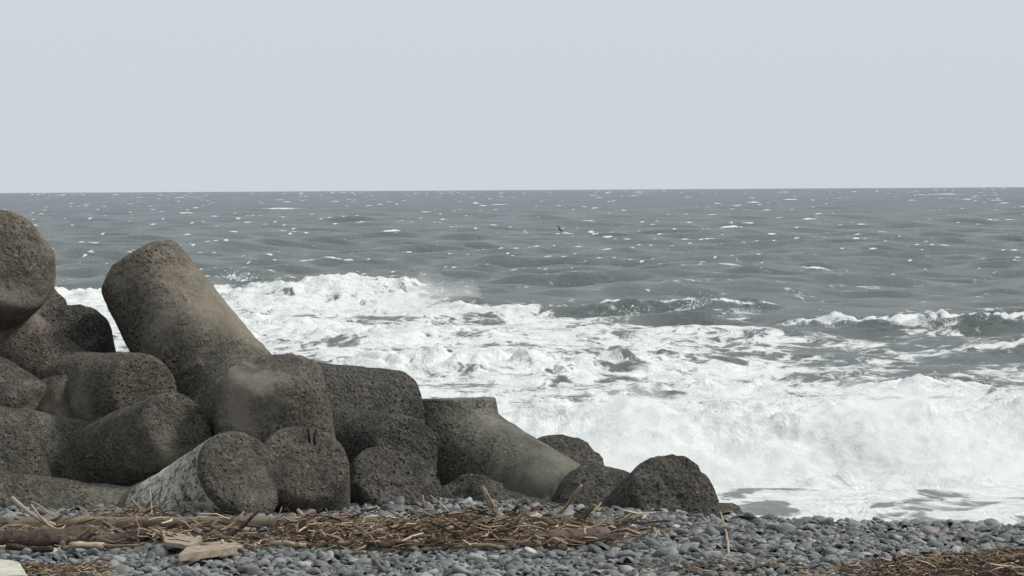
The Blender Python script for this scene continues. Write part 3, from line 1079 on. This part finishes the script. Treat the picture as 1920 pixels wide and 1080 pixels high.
def board(name, label, corners, thick, mat):
    """sawn board with worn corners: four base corners on the beach side, extruded up"""
    bm = bmesh.new()
    o = corners[0].copy()
    lo = [bm.verts.new(c - o) for c in corners]
    hi = [bm.verts.new(c - o + Vector((0, 0, thick))) for c in corners]
    bm.faces.new(lo[::-1]); bm.faces.new(hi)
    for i in range(4):
        bm.faces.new((lo[i], lo[(i + 1) % 4], hi[(i + 1) % 4], hi[i]))
    bmesh.ops.recalc_face_normals(bm, faces=bm.faces)
    bmesh.ops.bevel(bm, geom=list(bm.edges), offset=0.004, segments=2, affect='EDGES')
    bmesh.ops.subdivide_edges(bm, edges=[e for e in bm.edges if e.calc_length() > 0.1], cuts=4, use_grid_fill=True)
    for v in bm.verts:
        v.co += Vector((random.uniform(-1, 1), random.uniform(-1, 1), random.uniform(-1, 1))) * 0.0022
    me = bpy.data.meshes.new(name); bm.to_mesh(me); bm.free()
    me.materials.append(mat)
    ob = bpy.data.objects.new(name, me); COL.objects.link(ob); ob.location = o
    tag(ob, label, "board")
    return ob


def atop(px, py, z=1.66):
    """point on the plane of the stones' tops"""
    return at(px, py, (CAM_Z - z) * FPX / (py - horizon(px)))


board("driftwood_board", "broad pale board half under the litter beside the dark log",
      [atop(304, 1026, 1.68), atop(352, 1033, 1.67), atop(376, 1021, 1.67), atop(298, 1003, 1.69)], 0.030, M_PALE)
board("driftwood_board", "thick tan board lying askew in front of the pole",
      [atop(330, 1056), atop(438, 1042), atop(441, 1032), atop(346, 1041)], 0.050, M_PALE)
board("plastic_slab", "dirty white slab cut by the lower left frame corner",
      [atop(-60, 1092), atop(46, 1090), atop(30, 1064), atop(-60, 1052)], 0.030, M_WHITE)["category"] = "slab"
# a small white plastic cap on the tan board
nv, nf = ico(2)
nub = mesh_obj("plastic_cap", nv * np.array([0.013, 0.013, 0.015]) * (1 + 0.1 * nv[:, :1]), nf.tolist(), M_WHITE)
nub.location = atop(412, 1035) + Vector((0, 0, 0.062))
tag(nub, "small white plastic cap lying on the thick tan board", "crumb")
wv, wf = ico(2)
shard = mesh_obj("plastic_scrap", wv * np.array([0.045, 0.03, 0.010]), wf.tolist(), M_WHITE)
shard.location = on_beach(992, 1063, 0.10); shard.rotation_euler = (0.5, 0.35, 0.4)
tag(shard, "small bright white scrap on the stones below the driftwood", "scrap")
bv, bf = ico(3)
tuft = mesh_obj("root_ball", bv * np.array([0.065, 0.06, 0.055]) * (1 + 0.35 * fbm(bv[:, 0] * 4, bv[:, 1] * 4, bv[:, 2] * 4, 3, 8))[:, None], bf.tolist(), M_BARK)
tuft.location = at(1088, 974, 22.9)
tag(tuft, "dark fibrous clump behind the yellowish branch", "root clump")


def build_litter():
    rr = np.random.default_rng(33)
    V = []; Fc = []; Cc = []
    cols = np.array([(0.17, 0.122, 0.082), (0.27, 0.205, 0.14), (0.105, 0.072, 0.052), (0.050, 0.036, 0.028), (0.40, 0.32, 0.23),
                     (0.13, 0.090, 0.072), (0.20, 0.155, 0.095), (0.065, 0.045, 0.040)])

    def strands(n, fx, fy, ls, hgt, thick):
        for _ in range(n):
            px = fx(); py = fy(px)
            D = 2.4 * FPX / (py - horizon(px))
            x = (px - 960) / FPX * D
            if D > float(crest_y(x)) + 0.2:
                continue
            l = ls * rr.uniform(0.4, 1.5)
            an = rr.normal(0, 0.9) + (math.pi if rr.random() < 0.5 else 0)
            el = rr.normal(0.05, 0.22)
            d = np.array([math.cos(an) * math.cos(el), math.sin(an) * math.cos(el), math.sin(el)])
            c = np.array([x, D, 1.625 + hgt * rr.random() ** 1.5 + 0.02])
            r = thick * rr.uniform(0.5, 1.5)
            u = np.cross(d, [0, 0, 1.0]); u /= max(1e-6, np.linalg.norm(u)); w = np.cross(u, d)
            bend = w * rr.normal(0, 0.12) * l + u * rr.normal(0, 0.12) * l
            b = len(V)
            for t, off in ((-0.5, 0), (0, 1), (0.5, 0)):
                p = c + d * l * t + bend * off
                for j in range(3):
                    a2 = 2.094 * j
                    V.append(p + (u * math.cos(a2) + w * math.sin(a2)) * r * (1.0 if off else 0.6))
            for s in (0, 3):
                for j in range(3):
                    j2 = (j + 1) % 3
                    Fc.append((b + s + j, b + s + j2, b + s + 3 + j2, b + s + 3 + j))
            k = cols[rr.integers(len(cols))] * rr.uniform(0.75, 1.6)
            Cc.extend([(*k, 1)] * 9)
    band = lambda px: np.interp(px, [-50, 120, 330, 560, 700, 900, 1100, 1200], [1022, 1022, 1026, 1030, 1030, 1024, 1020, 1022]) + rr.normal(0, 10)
    strands(900, lambda: rr.uniform(-60, 1185), band, 0.13, 0.08, 0.0062)
    strands(1100, lambda: rr.normal(820, 165), band, 0.15, 0.17, 0.0075)
    strands(350, lambda: rr.normal(255, 40), lambda p: 990 + rr.normal(0, 9), 0.11, 0.08, 0.004)
    strands(300, lambda: rr.uniform(0, 200), lambda p: 1080 + abs(rr.normal(0, 10)), 0.10, 0.03, 0.004)
    strands(1700, lambda: 1935 - abs(rr.normal(0, 170)), lambda p: np.interp(p, [1500, 1650, 1800, 1950], [1090, 1080, 1068, 1058]) + abs(rr.normal(0, 16)), 0.10, 0.06, 0.0048)
    strands(110, lambda: rr.normal(1330, 90), lambda p: 1074 + abs(rr.normal(0, 8)), 0.10, 0.05, 0.004)
    me = bpy.data.meshes.new("straw_litter")
    me.from_pydata([tuple(v) for v in V], [], Fc)
    ca = me.attributes.new("straw_colour", 'FLOAT_COLOR', 'POINT')
    ca.data.foreach_set("color", np.array(Cc, np.float32).ravel())
    me.materials.append(M_LITTER)
    ob = bpy.data.objects.new("straw_litter", me)
    COL.objects.link(ob)
    tag(ob, "dry straw and twig litter washed up along the beach", None, None, "stuff")


build_litter()


# ------------------------------------------------------------------ rusty lifting hooks on one tetrapod
def hooks():
    root = [o for o in COL.objects if o.name.startswith("tetrapod") and "lifting hooks" in o.get("label", "")][0]
    inv = root.matrix_basis.inverted()
    for (px, py, dx) in ((578, 830, -1), (588, 834, 1)):
        D = 23.6
        pts = [at(px, py, D), at(px - 1, py - 14, D - 0.05), at(px + 2 * dx, py - 28, D - 0.03), at(px + 3 * dx, py - 20, D)]
        V, Fc = tube([inv @ p for p in refine(pts, 3)], [0.011] * 10, 6, 0.05, 3)
        mesh_obj("lifting_hook", V, Fc, M_RUST, root)


hooks()


# ------------------------------------------------------------------ bird low over the water
def bird():
    k = NT("dark_plumage")
    m = k.done(k.bsdf(k.ramp(k.noise(k.coord("Object"), 12.0), [(0.3, (0.02, 0.02, 0.02)), (0.7, (0.06, 0.055, 0.05))]), 0.7))
    V = []; Fc = []
    # body lofted along x, wings raised
    sect = [(-0.26, 0.012), (-0.16, 0.035), (-0.02, 0.055), (0.10, 0.05), (0.17, 0.032), (0.22, 0.03), (0.27, 0.006)]
    for x, r in sect:
        for j in range(8):
            a = math.pi * j / 4
            V.append((x, r * math.cos(a), r * 0.9 * math.sin(a)))
    for i in range(len(sect) - 1):
        for j in range(8):
            Fc.append((i * 8 + j, i * 8 + (j + 1) % 8, (i + 1) * 8 + (j + 1) % 8, (i + 1) * 8 + j))
    for s in (-1, 1):
        b = len(V)
        wing = [((0.10, 0.03, 0.03), (-0.07, 0.03, 0.03)), ((0.13, 0.22, 0.14), (-0.06, 0.22, 0.13)), ((0.06, 0.42, 0.17), (-0.06, 0.40, 0.16)), ((-0.06, 0.56, 0.13), (-0.09, 0.55, 0.13))]
        for q in wing:
            for p in q:
                V.append((p[0], s * p[1], p[2] + 0.006)); V.append((p[0], s * p[1], p[2] - 0.006))
        for i in range(3):
            o = b + i * 4
            Fc += [(o, o + 2, o + 6, o + 4), (o + 1, o + 5, o + 7, o + 3), (o, o + 4, o + 5, o + 1), (o + 2, o + 3, o + 7, o + 6)]
    ob = mesh_obj("bird", V, Fc, m)
    ob.location = at(1050, 431, 150)
    ob.scale = (0.42,) * 3
    ob.rotation_euler = (R(50), R(-20), R(25))
    tag(ob, "tiny dark bird flying low over the open sea", "bird")


bird()


# ------------------------------------------------------------------ blown spray
def build_droplets():
    rr = np.random.default_rng(77)
    V0, F0 = ico(1)
    P = []; S = []

    def jet(px, py, D, n, sx, up, size, lean=0.5):
        c = at(px, py, D)
        for _ in range(n):
            t = abs(rr.normal(0, 0.5))
            P.append((c.x + rr.normal(0, sx) * (0.4 + t) + lean * t * up, c.y + rr.normal(0, sx), c.z + up * t - 0.05))
            S.append(size * math.exp(rr.normal(-0.5, 0.55)))
    # tops of the outer breakers
    for px, py, up in ((435, 520, .5), (455, 524, .3), (520, 534, .3), (640, 545, .3), (700, 535, .45), (735, 538, .4), (780, 545, .6), (815, 552, .7), (838, 560, .7),
                       (900, 580, .2), (990, 580, .2), (1290, 578, .5), (1305, 574, .7), (1400, 585, .4), (1180, 590, .5)):
        jet(px, py, 108 if px < 870 else 97, 170, 0.28, up * 0.6, 0.013)
    for px, py, up in ((1745, 598, .4), (1780, 604, .4), (1700, 606, .2), (1560, 612, .3)):
        jet(px, py, 88, 150, 0.25, up * 0.6, 0.012)
    for px, py, up in ((960, 700, .5), (985, 690, .5), (800, 670, .4), (1185, 725, .4), (1270, 650, .3), (1200, 640, .3)):
        jet(px, py, 70, 150, 0.2, up * 0.7, 0.010)
    # lip of the shore breaker
    for i in range(60):
        px = rr.uniform(760, 1960)
        jet(px, np.interp(px, [760, 940, 1300, 1600, 1700, 1920], [800, 785, 762, 745, 757, 768]) + rr.normal(0, 8), 46.5, 40, 0.30, 0.2 + 0.3 * rr.random() ** 2, 0.010)
    P = np.array(P); S = np.array(S)
    n = len(P)
    V = V0[None] * S[:, None, None] + P[:, None]
    Fc = F0[None] + (np.arange(n) * len(V0))[:, None, None]
    me = big_mesh("spray_droplets", V.reshape(-1, 3), Fc.reshape(-1, 3))
    k = NT("white_spray")
    me.materials.append(k.done(k.bsdf(k.ramp(k.noise(k.coord("Object"), 3.0), [(0.3, 0.80), (0.7, 0.92)]), 0.6)))
    ob = bpy.data.objects.new("spray_droplets", me)
    COL.objects.link(ob)
    tag(ob, "white drops of spray thrown up over the wave crests", None, None, "stuff")


build_droplets()


def spray_cloud(name, x0, x1, y0, y1, z1, dens, label, nscale, yc, half, seed):
    """closed box of drifting fine spray, thick near the water and torn above"""
    V = [(x, y, z) for z in (0.02, z1) for y in (y0, y1) for x in (x0, x1)]
    Fc = [(0, 2, 3, 1), (4, 5, 7, 6), (0, 1, 5, 4), (2, 6, 7, 3), (0, 4, 6, 2), (1, 3, 7, 5)]
    k = NT(name + "_air")
    v = k.coord("Object")
    sep = k.n("ShaderNodeSeparateXYZ"); k.l(v, sep.inputs[0])
    mp = k.n("ShaderNodeMapping"); mp.inputs["Location"].default_value = (seed, seed * 0.7, 0); mp.inputs["Scale"].default_value = (0.8, 0.8, 1.25)
    k.l(v, mp.inputs["Vector"])
    n = k.noise(mp.outputs[0], nscale, 4, 0.6, 0.5)
    zz = k.math('DIVIDE', sep.outputs["Z"], z1)
    yy = k.math('DIVIDE', k.math('SUBTRACT', sep.outputs["Y"], yc), half)
    y2 = k.math('MULTIPLY', yy, yy)
    xx = k.math('DIVIDE', k.math('SUBTRACT', sep.outputs["X"], (x0 + x1) / 2), (x1 - x0) / 2)
    x2 = k.math('POWER', k.math('ABSOLUTE', xx), 6.0)
    s = k.math('SUBTRACT', k.math('MULTIPLY', n, 2.3), 0.42)
    s = k.math('SUBTRACT', s, k.math('MULTIPLY', zz, 0.95))
    s = k.math('SUBTRACT', s, k.math('ADD', k.math('MULTIPLY', y2, 0.7), x2))
    s = k.math('MULTIPLY', k.math('MAXIMUM', s, 0.0), dens)
    pv = k.n("ShaderNodeVolumePrincipled")
    pv.inputs["Color"].default_value = (0.97, 0.975, 0.97, 1)
    pv.inputs["Anisotropy"].default_value = 0.2
    k.l(s, pv.inputs["Density"])
    k.l(pv.outputs[0], k.out.inputs["Volume"])
    ob = mesh_obj(name, V, Fc, k.m, None, False)
    tag(ob, label, None, None, "stuff")


spray_cloud("shore_spray", -6.0, 12.5, 41.3, 49.5, 1.3, 1.35, "soft white spray hanging over the shore breaker", 0.75, 45.2, 3.6, 3.0)
spray_cloud("outer_spray", -5.0, -0.8, 108.0, 114.0, 1.35, 0.6, "thin spray blown off the outer breaker", 0.8, 111.0, 2.6, 9.0)
